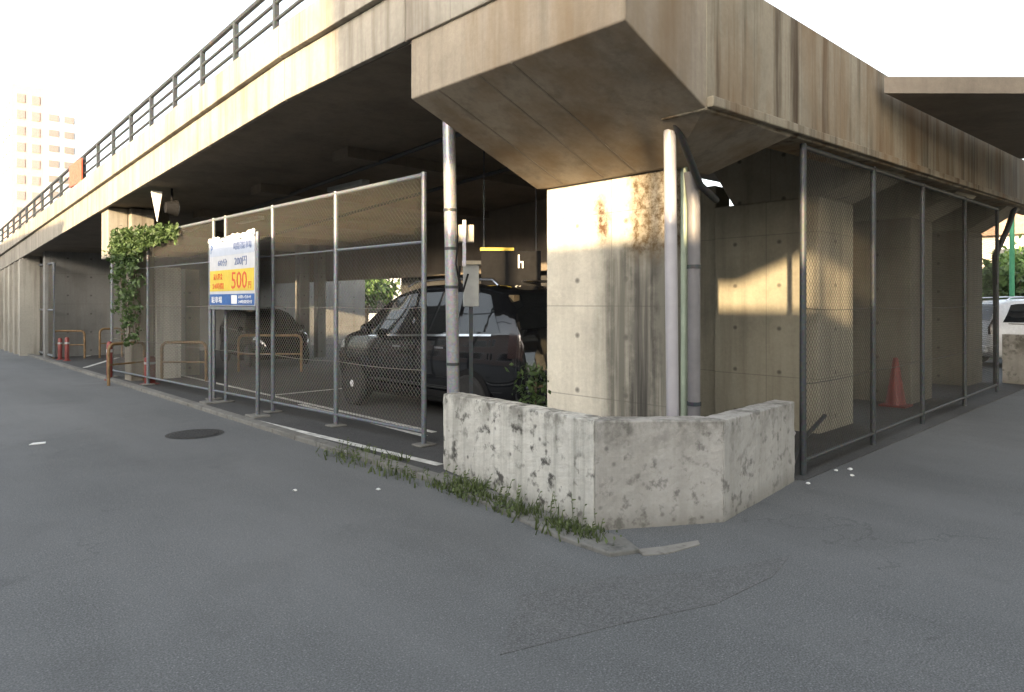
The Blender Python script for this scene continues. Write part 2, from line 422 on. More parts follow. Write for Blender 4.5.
for yy in (1.0, 1.38, 1.9):
    dz = .012
    rib.add([(XW-.02, yy, 3.415), (XW-.02, yy+.016, 3.415), (.58, yy+.016, 2.805), (.58, yy, 2.805),
             (XW-.02, yy, 3.445), (XW-.02, yy+.016, 3.445), (.58, yy+.016, 2.835), (.58, yy, 2.835)][:4] +
            [(XW-.02, yy, 3.411), (XW-.02, yy+.016, 3.411), (.58, yy+.016, 2.801), (.58, yy, 2.801)],
            [(0, 1, 2, 3), (7, 6, 5, 4), (0, 4, 5, 1), (1, 5, 6, 2), (2, 6, 7, 3), (3, 7, 4, 0)])
obj('form_ridge', rib, 'deck', V)
# piers
def pier(x0, mat, y0=.69, y1=2.10, w=1.1, top=2.8, cap=True):
    e = bpy.data.objects.new('pier', None); COL.objects.link(e); e.parent = V; e.location = (x0, y0, 0)
    obj('pier_shaft', MB().box(x0, x0+w, y0, y1, -.1, top), mat, e, bevel=.02)
    if cap:
        z1 = 4.02
        c = MB().extr_x([(y0, top), (y1-.26, top), (y1+.15, top+.68), (y1+.15, z1), (.02, z1), (.02, zb(x0)+.06), (y0-.55, zb(x0)-.05)], x0+.04, x0+w-.04)
        obj('pier_cap', c, 'pier', e, bevel=.015)
    return e
tag(pier(.67, 'pier1', .69, 2.22, .50, 2.81, False), 'pale corner pier with long dark water stains and a brown crust at its top')
pier(3.86, 'pier', top=2.9)
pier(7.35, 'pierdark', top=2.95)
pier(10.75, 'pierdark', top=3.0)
e = pier(3.95, 'pier', 2.13, 2.78, .4, 3.22, False)
# ramp: parapet, columns, cross beams
pp = MB()
def strip(x0, x1, f0, f1, y0, y1, step=2.4):
    y = y0
    while y < y1-.01:
        y2 = min(y+step, y1)
        pp.prism([(x0, y+.006), (x1, y+.006), (x1, y2-.006), (x0, y2-.006)], lambda a, b: f0(b), lambda a, b: f1(b)); y = y2
zq = lambda b: zr(b) if b > 4.5 else 4.0
strip(XW-.06, XW, lambda b: zq(b)-.06, lambda b: zq(b)+.42, -.05, 45)
strip(XW-.13, XW+.12, lambda b: zq(b)+.42, lambda b: zq(b)+.78, -.05, 45)
obj('parapet', pp, 'fascia', V, bevel=.01)
rl = MB(); 
for i in range(3): rl.tube([(XW, -.05, zq(0)+1.0+.2*i), (XW, 4.5, zq(0)+1.0+.2*i), (XW, 45, zr(45)+1.0+.2*i)], .022 if i < 2 else .035, 8)
rt = obj('railing', rl, 'galvd', V)
yy = 0.3; ps = MB()
while yy < 45:
    obj('railing_post', MB().box(XW-.03, XW+.03, yy-.03, yy+.03, zq(yy)+.76, zq(yy)+1.42), 'galvd', V); yy += 1.2
for i in range(9):
    yy = 6.2+i*3.0
    obj('cross_beam', MB().box(XW+1.6, 6.2, yy, yy+.45, zr(yy)-.16, zr(yy)+.02), 'deck', V)
obj('cross_beam', MB().prism([(6.1, 4.6), (6.48, 4.6), (6.48, 20.9), (6.1, 20.9)], 2.3, lambda x, y: zr(y)+.02), 'deck', V)
# ramp edge column by the ivy, with bright bearing plate
cx, cy = on_fence(122)
obj('edge_column', MB().box(XW+.40, XW+.85, cy-.5, cy-.05, -.05, zr(cy)), 'fascia', V, bevel=.02)
obj('corbel', MB().box(XW+.02, XW+.39, cy-.35, cy+.15, 2.5, zr(cy)), 'fascia', V, bevel=.02)
obj('edge_column', MB().box(XW+.8, XW+1.25, cy-.1, cy+.35, 2.6, zr(cy)), 'deck', V, bevel=.02)
x, y = gp(165, 378)
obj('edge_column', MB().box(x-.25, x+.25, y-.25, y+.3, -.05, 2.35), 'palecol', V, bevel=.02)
obj('edge_column', MB().box(x+.45, x+.75, y+.1, y+.4, -.05, 2.35), 'pier', V, bevel=.02)
for i, (xx, dz) in enumerate(((1.2, .10), (3.0, .14))):
    obj('conduit', MB().tube([(xx, 2.4 if i else 3.0, 3.93-dz), (xx, 4.5, zr(4.5)-dz-.06), (xx, 20.5, zr(20.5)-dz)], .035, 8), 'galvd', V, True)
for yy in (3.2, 7.4, 11.6):
    obj('light_housing', MB().box(1.6, 1.75, yy, yy+1.2, zr(yy)-.22, zr(yy)-.14), 'cab', V, bevel=.01)
# slim pier legs inside
for (px, Y, w) in ((238, 19, .35), (300, 20, .3), (318, 20, .25)):
    x, y = dp(px, Y); obj('inner_column', MB().box(x, x+w, y, y+w, -.05, zr(y)), 'wallgrey', V)
# retaining wall of the ramp beyond the gate
rw = MB(); y = 22.4
while y < 44:
    rw.prism([(XW-.02, y+.01), (XW+.4, y+.01), (XW+.4, y+.99), (XW-.02, y+.99)], -.05, lambda a, b: zr(b)); 
    rw.box(XW-.10, XW-.02, y+.02, y+.14, -.05, zr(y+1)-.05); y += 1.0
obj('retaining_wall', rw, 'abut', V)
# end wall at the back of the lot
tag(obj('rear_wall', MB().box(XW+.3, 10.0, 21.0, 21.3, -.05, 3.2), 'wallgrey'), 'long grey cast concrete wall closing the far end of the car park', 'wall')
tag(obj('side_wall', MB().box(6.51, 6.75, 4.8, 13.4, -.05, 4.1), 'darkwall'), 'dark clad wall behind the black cars beneath the deck', 'wall')

# crossing overpass above the right road
A = c2w(3.95, 7.45); pts = [A, c2w(18, 7.45), c2w(18, 12.2), c2w(9.35, 12.2)]
pts = [(A[0], -.17), (c2w(18, 7.45)), c2w(18, 12.2), (c2w(9.0, 12.2)[0], -.17)]
OV = thing('overpass', 'dark slab overpass crossing above the right hand road beside the streaked girder', 'bridge', (6, -3, 0))
zo = lambda x, y: 3.87+.063*(5.12+.69*x+.723*y-7.45)
obj('overpass_slab', MB().prism(pts, zo, lambda x, y: zo(x, y)+.18), 'deck', OV)
a, b_ = pts[0], pts[1]
a, b_ = pts[3], pts[2]
obj('overpass_parapet', MB().obox(a, b_, .2, lambda x, y: zo(x, y)+.18, lambda x, y: zo(x, y)+.6), 'fascia', OV)
x, y = c2w(17, 9.8); obj('overpass_column', MB().box(x-.6, x+.6, y-.6, y+.6, -.05, 4.3), 'pier', OV)

# unseen higher carriageway behind the viewer, added and placed to shade the girder
TV = thing('added_shade_viaduct', 'unseen higher viaduct on tall piers, added beyond the right road to shade the girder', 'bridge', (0, -10, 0))
obj('deck', MB().box(-14.3, 60, -13.2, -7.0, 6.3, 6.7), 'deck', TV)
obj('girder', MB().box(-14.3, 60, -7.5, -7.05, 5.62, 6.3), 'pier', TV)
obj('girder', MB().box(-14.3, 60, -13.1, -12.6, 5.62, 6.3), 'pier', TV)
obj('parapet', MB().box(-14.3, 60, -7.15, -6.95, 6.7, 7.7), 'fascia', TV)
obj('parapet', MB().box(-14.3, 60, -13.25, -13.05, 6.7, 7.7), 'fascia', TV)
for i in range(6): obj('pier', MB().box(-13+i*13, -11.4+i*13, -12.4, -8.4, -.05, 6.3), 'pier', TV, bevel=.05)

# ------------------------------------------------------------------ low corner wall
wp = [gp(443, 470), gp(594, 531), gp(724, 522), gp(795, 481)]
def offs(path, d):
    out = []
    for i, p in enumerate(path):
        if i == 0: t = (path[1][0]-p[0], path[1][1]-p[1]); s2 = t
        elif i == len(path)-1: t = (p[0]-path[i-1][0], p[1]-path[i-1][1]); s2 = t
        else: t = (p[0]-path[i-1][0], p[1]-path[i-1][1]); s2 = (path[i+1][0]-p[0], path[i+1][1]-p[1])
        n1 = Vector((-t[1], t[0])).normalized(); n2 = Vector((-s2[1], s2[0])).normalized()
        n = (n1+n2).normalized(); k_ = d/max(.3, n.dot(n1)); out.append((p[0]+n.x*k_, p[1]+n.y*k_))
    return out
inn = offs(wp, .19)
LW = thing('low_wall', 'waist high angled concrete wall with black mould spots at the street corner', 'wall', (wp[1][0], wp[1][1], 0))
hs = [.735, .775, .745, .715]
TXW = bpy.data.textures.new('wear', 'CLOUDS'); TXW.noise_scale = .11; TXW.noise_depth = 4
for i, mt in enumerate(('low', 'low2', 'low2')):
    q = [wp[i], wp[i+1], inn[i+1], inn[i]]
    h0, h1 = hs[i], hs[i+1]
    d = Vector((wp[i+1][0]-wp[i][0], wp[i+1][1]-wp[i][1])); ll = d.length; d.normalize()
    zf = lambda x, y, i=i, d=d, ll=ll, h0=h0, h1=h1: h0+(h1-h0)*max(0, min(1, ((x-wp[i][0])*d.x+(y-wp[i][1])*d.y)/ll))
    mb = MB().prism([(a_, b2) for a_, b2 in q], -.04, zf)
    wo = obj('wall_section', mb, mt, LW)
    bv = wo.modifiers.new('bevel', 'BEVEL'); bv.width = .012; bv.segments = 2; bv.limit_method = 'ANGLE'
    sb = wo.modifiers.new('sub', 'SUBSURF'); sb.subdivision_type = 'SIMPLE'; sb.levels = 5; sb.render_levels = 5
    dm = wo.modifiers.new('disp', 'DISPLACE'); dm.texture = TXW; dm.strength = .016; dm.mid_level = .5; dm.texture_coords = 'LOCAL'

# ------------------------------------------------------------------ chain link fences
def mesh_panel(p, q, z0, z1, pitch=.064, w=.0038):
    """woven wire: two families of diagonals, 4 mm apart"""
    m = MB(); Ls = math.hypot(q[0]-p[0], q[1]-p[1]); ux, uy = (q[0]-p[0])/Ls, (q[1]-p[1])/Ls
    nx, ny = -uy, ux; H = z1-z0; hw = w*.5
    for fam in (0, 1):
        c = -H if fam == 0 else 0.0; end = Ls if fam == 0 else Ls+H
        c += pitch*.5
        while c < end:
            if fam == 0: s0 = max(0, c); s1 = min(Ls, c+H); za, zb_ = s0-c, s1-c
            else: s0 = max(0, c-H); s1 = min(Ls, c); za, zb_ = c-s0, c-s1
            if s1-s0 > .01:
                o = .003 if fam else -.003; vs = []
                for s_, z_ in ((s0, za), (s1, zb_)):
                    for (da, dn) in ((-hw*1.4, 0), (0, hw*1.4), (hw*1.4, 0), (0, -hw*1.4)):
                        vs.append((p[0]+ux*s_+nx*(o+dn), p[1]+uy*s_+ny*(o+dn), z0+z_+da))
                m.add(vs, [(0, 1, 5, 4), (1, 2, 6, 5), (2, 3, 7, 6), (3, 0, 4, 7)])
            c += pitch
    return m
def fence(name, pts, z0, ztop, label, mats, mid=None, skip=(), group=None, zbase=0, pr=.03, cat='fence', inner=()):
    t = thing(name, label, cat, (pts[0][0], pts[0][1], 0), group=group)
    for i, (x, y) in enumerate(pts):
        zz = ztop(x, y) if callable(ztop) else ztop
        po = obj('fence_post', MB().tube([(x, y, zbase), (x, y, zz)], pr, 12), mats[0], t, True)
        if mats[0] == 'galv': obj('foot_plate', MB().box(x-.11, x+.11, y-.09, y+.09, .012, .035), 'kerb', po, bevel=.01)
    for i in range(len(pts)-1):
        if i in skip: continue
        p, q = pts[i], pts[i+1]
        zt_ = [ztop(*a_) if callable(ztop) else ztop for a_ in (p, q)]
        obj('rail', MB().tube([(p[0], p[1], zt_[0]-.03), (q[0], q[1], zt_[1]-.03)], .026, 10), mats[0], t, True)
        obj('rail', MB().tube([(p[0], p[1], z0), (q[0], q[1], z0)], .02, 10), mats[0], t, True)
        if mid: obj('rail', MB().tube([(p[0], p[1], mid), (q[0], q[1], mid)], .018 if i == 0 else .009, 8), mats[0], t, True)
        for zz in (.85, 1.55):
            tw = MB(); n_ = 9; tw.tube([(p[0]+(q[0]-p[0])*j/n_, p[1]+(q[1]-p[1])*j/n_, zz-.02*math.sin(math.pi*j/n_)) for j in range(n_+1)], .0045, 5)
            obj('tension_wire', tw, mats[1], t)
        if math.hypot(q[0]-p[0], q[1]-p[1]) > .6:
            obj('chain_link', mesh_panel(p, q, z0, min(zt_)-.03, .064, .0038 if mats[0] == 'galv' else .0029), mats[1], t)
    return t
zf_left = lambda x, y: 3.06-.012*(y-3.4)
fence('chain_link_fence', FL, .16, zf_left, 'tall galvanised chain link fence along the left road, with ivy at its far end', ('galv', 'wire'), mid=2.28)
rp = [gp(803, 476)]
rd = Vector((gp(1005, 389)[0]-rp[0][0], gp(1005, 389)[1]-rp[0][1])).normalized()
for s_ in (1.9, 3.8, 6.05, 8.4): rp.append((rp[0][0]+rd.x*s_, rp[0][1]+rd.y*s_))
fence('chain_link_fence', rp, .14, lambda x, y: 3.05+.028*(x-1), 'dark painted chain link fence along the right hand road under the girder', ('galvd', 'wired'), mid=None)
# leaning gate frame by the retaining wall
ga, gb = dp(32, 21.6), dp(53, 21.0)
ga = (-.35, 21.9); 
x0, y0 = dp(31, 22.2); x1, y1 = dp(54, 19.3)
G = thing('entrance_gate', 'swung open mesh gate leaf beside the ramp retaining wall', 'gate', (x0, y0, 0))
obj('gate_frame', MB().tube([(x0, y0, .1), (x0, y0, 2.8), (x1, y1, 2.72), (x1, y1, .1), (x0, y0, .1)], .04, 8), 'galv', G)
obj('chain_link', mesh_panel((x0, y0), (x1, y1), .12, 2.7, .06, .009), 'wire', G)
obj('gate_rail', MB().tube([(x0, y0, 1.4), (x1, y1, 1.4)], .03, 8), 'galv', G)

# loose pipes lying inside right fence
x, y = gp(835, 442); 
tag(obj('loose_pipe', MB().tube([(rp[0][0]+.1, rp[0][1]+.15, .05), (rp[0][0]+1.2, rp[0][1]+.55, .06), (rp[0][0]+1.75, rp[0][1]+.5, .3)], .025, 8), 'galvd', smooth=True), 'bent grey pipe lying inside the dark fence near the low wall', 'pipe')
tag(obj('loose_pipe', MB().tube([(rp[0][0]+.2, rp[0][1]+.3, .09), (rp[0][0]+1.5, rp[0][1]+.75, .1)], .022, 8), 'pvc', smooth=True), 'straight pale pipe lying inside the dark fence near the second pier', 'pipe')

# ------------------------------------------------------------------ poles and pipes at the corner
x, y = dp(454.5, 7.15)
P = thing('utility_pole', 'tall slim grey steel pole rising behind the left end of the low wall', 'pole', (x, y, 0))
xt, yt = dp(448, 7.1)
obj('pole_shaft', MB().tube([(x, y, 0), (xt, yt, 3.98)], .066, 20), 'pole', P, True)
for zz in (.95, 1.75, 2.15, 2.55):
    f_ = zz/3.98; obj('clamp_band', MB().tube([(x+(xt-x)*f_, y+(yt-y)*f_, zz), (x+(xt-x)*f_, y+(yt-y)*f_, zz+.03)], .071, 20), 'galvd', P, True)
def camrect(px0, px1, Y0, Y1):   # four ground corners
    return [dp(px0, Y0), dp(px1, Y0), dp(px1+0, Y1), dp(px0, Y1)]
MBX = thing('meter_box', 'small beige meter box strapped high on the slim grey pole', 'box', (*dp(465, 7.2), 2.2))
obj('box_case', MB().prism(camrect(458, 474, 7.15, 7.3), 2.24, 2.42), 'beige', MBX, bevel=.008)
obj('box_bracket', MB().prism(camrect(462.5, 466, 7.08, 7.14), 1.98, 2.46), 'pole', MBX)
cbn = MB()
cbn.tube([(*dp(460, 7.1), 1.98), (*dp(459, 7.0), 1.85), (*dp(463, 7.0), 1.72), (*dp(468, 7.15), 1.9)], .012, 6)
cbn.tube([(*dp(458, 7.1), 2.3), (*dp(456, 7.0), 2.0), (*dp(460, 7.0), 1.75)], .009, 6)
obj('cable_loop', cbn, 'black', MBX)
CB = thing('electrical_cabinet', 'narrow grey electrical cabinet just right of the slim pole', 'cabinet', (*dp(471, 7.6), 0))
obj('cabinet_case', MB().prism(camrect(463, 479, 7.45, 7.7), 1.56, 2.02), 'cab', CB, bevel=.01)
obj('cabinet_hood', MB().prism(camrect(462, 481, 7.42, 7.72), 2.02, 2.06), 'beige', CB)
obj('cabinet_leg', MB().prism(camrect(469, 473, 7.5, 7.6), 0, 1.56), 'galvd', CB)
x, y = dp(673.5, 5.55)
P2 = thing('drain_pipe', 'bright white downpipe in front of the stained corner pier', 'pipe', (x, y, 0))
xt, yt = dp(669, 5.5)
obj('pipe_run', MB().tube([(x, y, 0), (xt, yt, 3.6), (xt, yt, 4.3)], .05, 20), 'pvc', P2, True)
x, y = dp(694, 6.0)
P3 = thing('drain_pipe', 'grey downpipe on the road side of the corner pier', 'pipe', (x, y, 0))
obj('pipe_run', MB().tube([(x, y, 0), (x, y, 2.45), (*dp(690, 6.0), 2.75)], .055, 18), 'dkpipe', P3, True)
for zz in (.7, 1.9): obj('clamp_band', MB().tube([(x, y, zz), (x, y, zz+.035)], .062, 18), 'galvd', P3, True)
x, y = dp(684, 6.1)
P4 = tag(obj('drain_pipe', MB().tube([(x, y, 0), (x, y, 2.9)], .03, 14), 'pvcg', smooth=True), 'thinnest downpipe between the white pipe and the grey pipe', 'pipe')
bx = MB(); bx.tube([(*dp(652, 5.0), 3.35), (*dp(700, 5.9), 2.62), (*dp(716, 6.3), 2.55)], .032, 10)
tag(obj('diagonal_brace', bx, 'galvd', smooth=True), 'dark diagonal steel brace running down behind the white downpipe', 'brace')
el = MB(); pts_ = []
for i in range(9):
    t_ = i/8; px = 726-t_*24; pyy = 126+math.sin(t_*math.pi/2)*36
    Y = 6.9; pts_.append((*dp(px, Y), EYE+(HZ-pyy)*Y/F))
el.tube(pts_, .05, 12)
tag(obj('pipe_elbow', el, 'pvcg', smooth=True), 'pale green curved pipe elbow hanging beneath the streaked girder', 'pipe')
dn = MB().tube([(*dp(px, Y), EYE+(HZ-py_)*Y/F) for px, py_, Y in ((1010, 158, 13), (1021, 176, 13), (1016, 204, 13), (1007, 230, 13), (995, 256, 13), (996, 300, 13), (996, 385, 13))], .05, 10)
tag(obj('drain_pipe', dn, 'galvd', smooth=True), 'dark zigzag downpipe at the far end of the streaked girder', 'pipe')

# ------------------------------------------------------------------ parking sign
sy0, sy1 = 6.66, 8.45; sx = -.52
SG = thing('parking_sign', 'framed parking price board in white yellow and blue standing before the fence', 'sign', (sx, (sy0+sy1)/2, 0))
for yy in (sy0, sy1):
    po = obj('sign_post', MB().tube([(sx, yy, 0), (sx, yy, 2.60)], .028, 12), 'galv', SG, True)
    obj('foot_plate', MB().box(sx-.12, sx+.12, yy-.16, yy+.16, .0, .035), 'kerb', po, bevel=.01)
obj('board', MB().box(sx-.025, sx+.01, sy0+.04, sy1-.04, 1.56, 2.55), 'signwhite', SG, bevel=.004)
for z_ in (1.50, 2.55): obj('frame', MB().box(sx-.035, sx+.03, sy0+.02, sy1-.02, z_, z_+.05), 'galv', SG)
obj('yellow_panel', MB().box(sx-.029, sx-.024, sy0+.06, sy1-.06, 1.78, 2.10), 'yellow', SG)
obj('blue_panel', MB().box(sx-.029, sx-.024, sy0+.05, sy1-.05, 1.57, 1.735), 'blueink', SG)
obj('pale_panel', MB().box(sx-.029, sx-.024, sy0+.05, sy1-.05, 2.32, 2.54), plain('pale_blue_sheet', (.34, .38, .46), .5, var=.05), SG)
fl = MB(); ny_ = 28                                  # torn film flapping along the top
for i in range(ny_):
    a_ = sy0+.02+(sy1-sy0-.04)*i/ny_; b2 = sy0+.02+(sy1-sy0-.04)*(i+1)/ny_
    hf_ = lambda q: 2.605+.022*math.sin(q*.55+1)+.03*max(0, math.sin(q*.23+.4))+.012*math.sin(q*2.1); ha = hf_(i); hb = hf_(i+1)
    ia = .03*math.sin(i*2.3); ib = .03*math.sin((i+1)*2.3)
    fl.add([(sx-.05+ia, a_, 2.54+.012*math.sin(i*2.9)), (sx-.05+ib, b2, 2.54+.012*math.sin((i+1)*2.9)), (sx-.03, b2, hb), (sx-.03, a_, ha),
            (sx+.02, a_, ha-.02), (sx+.02, b2, hb-.02)], [(0, 1, 2, 3), (3, 2, 5, 4)])
obj('torn_film', fl, 'white', SG)
def text(s, yl, z, h, mat, parent, x=None, name='lettering', w=None):
    cu = bpy.data.curves.new('t', 'FONT'); cu.body = s; cu.size = 1; cu.extrude = .01; cu.resolution_u = 2
    to = bpy.data.objects.new('t', cu); COL.objects.link(to)
    bpy.context.view_layer.update()
    me = bpy.data.meshes.new_from_object(to.evaluated_get(bpy.context.evaluated_depsgraph_get()))
    bpy.data.objects.remove(to); 
    xs = [v.co.x for v in me.vertices]; ys = [v.co.y for v in me.vertices]
    if not xs: return
    X0, X1, Y0, Y1 = min(xs), max(xs), min(ys), max(ys)
    ky = h/(Y1-Y0); kx = (w/(X1-X0)) if w else ky
    off = wloc(parent)
    for v in me.vertices:
        a_, b2, c_ = v.co
        v.co = Vector((x-c_*.15*1.0, yl-(a_-X0)*kx, z+(b2-Y0)*ky))-off
    me.materials.clear(); me.materials.append(M[mat]); me.name = name
    o = bpy.data.objects.new(name, me); COL.objects.link(o); o.parent = parent; return o
tx = sx-.031
text('P', sy1-.10, 2.37, .13, 'blueink', SG, tx)
text('時間貸駐車場', sy0+.78, 2.385, .115, 'greyink', SG, tx, w=.64)
text('60分', sy1-.40, 2.16, .11, 'greyink', SG, tx, w=.36)
text('200円', sy0+.75, 2.15, .13, 'greyink', SG, tx, w=.44)
text('最大料金', sy1-.22, 1.955, .10, 'redink', SG, tx, w=.36)
text('24時間', sy1-.18, 1.81, .10, 'redink', SG, tx, w=.44)
text('500', sy0+.86, 1.81, .25, 'redink', SG, tx, w=.56)
text('円', sy0+.25, 1.81, .10, 'redink', SG, tx)
text('駐車場', sy1-.14, 1.60, .10, 'white', SG, tx, w=.42)
obj('white_label', MB().box(tx-.001, tx+.004, sy0+.66, sy0+.86, 1.59, 1.715), 'white', SG)
text('お問い合わせ', sy0+.60, 1.665, .05, 'white', SG, tx, w=.45)
text('24時間受付', sy0+.60, 1.595, .05, 'white', SG, tx, w=.48)

# ------------------------------------------------------------------ dark sign board among the cars
x, y = dp(500, 10.2)
BS = thing('dark_signboard', 'black board with a yellow top edge hung under the deck behind the car', 'sign', (x, y, 1.9))
obj('board', MB().prism(camrect(481, 541, 10.2, 10.26), 1.84, 2.38), 'black', BS)
obj('top_edge', MB().prism(camrect(480, 514, 10.17, 10.28), 2.38, 2.425), 'yellow', BS)
hg = MB()
for px in (484, 536): hg.tube([(*dp(px, 10.22), 2.38), (*dp(px, 10.22), 3.98)], .012, 6)
obj('hanger', hg, 'galvd', BS)
gl = MB()
gl.prism(camrect(518, 519.6, 10.17, 10.19), 2.12, 2.32).prism(camrect(522, 523.4, 10.17, 10.19), 2.12, 2.22).prism(camrect(519.6, 523.4, 10.172, 10.19), 2.2, 2.222)
obj('lettering', gl, 'white', BS)
x, y = dp(514, 8.5)
tag(obj('wooden_post', MB().box(x-.05, x+.05, y-.05, y+.05, 0, 1.70), 'wood', bevel=.01), 'short weathered timber post standing behind the black car', 'post')

# ------------------------------------------------------------------ cars (local: x forward)
def interp(xs, ys, x):
    if x <= xs[0]: return ys[0]
    for i in range(len(xs)-1):
        if x <= xs[i+1]:
            t = (x-xs[i])/(xs[i+1]-xs[i]); return ys[i]+(ys[i+1]-ys[i])*t
    return ys[-1]
TX = [-2.08, -2.05, -1.98, -1.86, -1.66, -1.3, -.6, .1, .45, .75, 1.0, 1.22, 1.5, 1.8, 1.98, 2.06, 2.1]
TZ = [.72, .98, 1.18, 1.42, 1.60, 1.68, 1.71, 1.69, 1.63, 1.47, 1.28, 1.10, 1.03, .93, .80, .68, .58]
def ring(x):
    top = interp(TX, TZ, x)
    w = interp([-2.08, -2.0, -1.6, -.5, 1.0, 1.6, 1.95, 2.1], [.84, .92, .985, 1, 1, .96, .84, .66], x)
    zb_ = interp([-2.08, -1.9, -1.5, 1.5, 1.9, 2.1], [.40, .27, .22, .20, .24, .36], x)
    belt = min(1.03-.035*x, top-.03); k_ = max(0, min(1, (top-belt)/.62))
    return [(0, zb_), (.68*w, zb_), (.80*w, zb_+.09), (.845*w, .48 if top > .6 else top*.8), (.85*w, min(.78, top-.1)), (.815*w, belt),
            ((.815-.17*k_)*w, top-.06*k_-.01), (.46*w, top-.005), (0, top)]
def surf(x, s, side=1, off=0):
    r = ring(x); i = min(7, int(s)); t = s-i
    y = r[i][0]+(r[i+1][0]-r[i][0])*t; z = r[i][1]+(r[i+1][1]-r[i][1])*t
    if off:
        e = .01; a_ = surf(x+e, s, side); b2 = surf(x-e, s, side); c_ = surf(x, min(8, s+.05), side); d_ = surf(x, max(0, s-.05), side)
        n = (Vector(a_)-Vector(b2)).cross(Vector(c_)-Vector(d_)).normalized()
        if n.dot(Vector((x*.2, y*side, z-.9))) < 0: n = -n
        return tuple(Vector((x, y*side, z))+n*off)
    return (x, y*side, z)
def patch(x0, x1, s0, s1, sides=(1, -1), off=.006, nx=8, ns=4, th=.0, taper=None):
    m = MB()
    for sd in sides:
        vs = []; fs = []
        for i in range(nx+1):
            for j in range(ns+1):
                t = i/nx; u = j/ns; s_ = s0+(s1-s0)*u
                xa, xb = x0, x1
                if taper: xa += taper[0]*u; xb += taper[1]*u
                vs.append(surf(xa+(xb-xa)*t, s_, sd, off))
        for i in range(nx):
            for j in range(ns):
                a_ = i*(ns+1)+j; fs.append((a_, a_+1, a_+ns+2, a_+ns+1))
        m.add(vs, fs)
    return m
def car(label, loc, rz, paint_, group='cars parked under the viaduct', scale=1.0):
    t = thing('parked_car', label, 'car', loc, rz, group)
    m = MB(); vs = []; n = 76; fs = []
    for i in range(n+1):
        x = -2.08+4.18*i/n; r = ring(x)
        full = [(y, z) for y, z in r]+[(-y, z) for y, z in r[-2:0:-1]]
        vs += [(x, y, z) for y, z in full]
    k_ = 16
    for i in range(n):
        for j in range(k_): fs.append((i*k_+j, i*k_+(j+1) % k_, (i+1)*k_+(j+1) % k_, (i+1)*k_+j))
    fs.append(tuple(range(k_))[::-1]); fs.append(tuple(range(n*k_, (n+1)*k_))); m.add(vs, fs)
    obj('body', m, paint_, t, 'all', local=True)
    for (a_, b2, tp) in ((-1.72, -1.02, (.28, .0)), (-.95, -.08, (0, 0)), (-.01, .92, (0, -.42))):
        for sd in (1, -1):
            wv = obj('side_window', patch(a_, b2, 5.08, 5.93, (sd,), .006, taper=tp), 'glass', t, 'all', local=True)
    obj('windscreen', patch(.50, 1.18, 6.1, 8, (1, -1), .006), 'glass', t, 'all', local=True)
    obj('rear_window', patch(-1.98, -1.70, 6.1, 8, (1, -1), .006), 'glass', t, 'all', local=True)
    for sd in (1, -1):
        obj('belt_trim', patch(-1.6, .95, 4.98, 5.035, (sd,), .009, 20, 1), 'chrome', t, local=True)
        obj('headlight', patch(1.62, 2.0, 4.15, 4.95, (sd,), .008, taper=(.08, 0)), 'lamp', t, 'all', local=True)
        obj('tail_light', patch(-2.04, -1.86, 4.2, 5.7, (sd,), .008), 'redlens', t, 'all', local=True)
        obj('door_handle', MB().box(-.78, -.6, sd*.83-.012, sd*.83+.024*sd, .90, .925), 'chrome', t, local=True)
        obj('door_handle', MB().box(.12, .30, sd*.84-.012, sd*.84+.024*sd, .88, .905), 'chrome', t, local=True)
        mr = MB().lathe([(.02, -.09), (.075, -.07), (.085, 0), (.075, .05), (.03, .075)], (.82, sd*.93, 1.10), 'x', 12)
        obj('mirror', mr, paint_, t, True, local=True)
        rr_ = MB().tube([(-1.5, sd*.60, 1.66), (-1.4, sd*.60, 1.73), (-.5, sd*.6, 1.765), (.1, sd*.6, 1.745), (.3, sd*.6, 1.68)], .018, 8)
        obj('roof_rail', rr_, 'chrome', t, True, local=True)
        obj('door_seam', patch(-.05, -.035, 2.3, 5.0, (sd,), .003, 1, 8).add([], []), 'black', t, local=True)
        obj('sill', patch(-1.1, 1.05, 2.05, 2.5, (sd,), .02), 'black', t, local=True)
        for wx in (1.3, -1.25):
            ar = MB().lathe([(.36, 0), (.36, .02), (.30, .022)], (wx, 0, .33), 'y', 28)
            ar.v = [(a_, (b2+.822) if sd > 0 else -(b2+.822), c_) for a_, b2, c_ in ar.v]
            obj('wheel_arch', ar, 'black', t, local=True)
            we = bpy.data.objects.new('wheel', None); COL.objects.link(we); we.parent = t; we.location = (wx, sd*.79, .31)
            tr = MB().lathe([(.20, -.10), (.28, -.10), (.308, -.07), (.31, 0), (.308, .07), (.28, .098), (.205, .09)], (0, 0, 0), 'y', 32)
            obj('tyre', tr, 'rubber', we, True, local=True)
            rm = MB().lathe([(.205, .03), (.205, .085), (.19, .085), (.185, .04)], (0, 0, 0), 'y', 32)
            for q in range(7):
                an = q*2*math.pi/7; ca, sa = math.cos(an), math.sin(an)
                pv = [(.03, -.022), (.19, -.03), (.19, .03), (.03, .022)]
                vv = [(a_*ca-b2*sa, yv, a_*sa+b2*ca) for yv in (.055, .085) for a_, b2 in pv]
                rm.add(vv, [(0, 1, 2, 3), (7, 6, 5, 4), (0, 4, 5, 1), (1, 5, 6, 2), (2, 6, 7, 3), (3, 7, 4, 0)])
            rm.lathe([(.05, .05), (.05, .09), (.03, .095)], (0, 0, 0), 'y', 16)
            if sd < 0: rm.v = [(a_, -b2, c_) for a_, b2, c_ in rm.v]
            obj('rim', rm, 'silver', we, local=True)
    obj('rear_bumper', MB().box(-2.13, -2.03, -.72, .72, .38, .56), paint_, t, bevel=.03, local=True)
    obj('number_plate', MB().box(-2.10, -2.065, -.165, .165, .74, .90), 'white', t, bevel=.004, local=True)
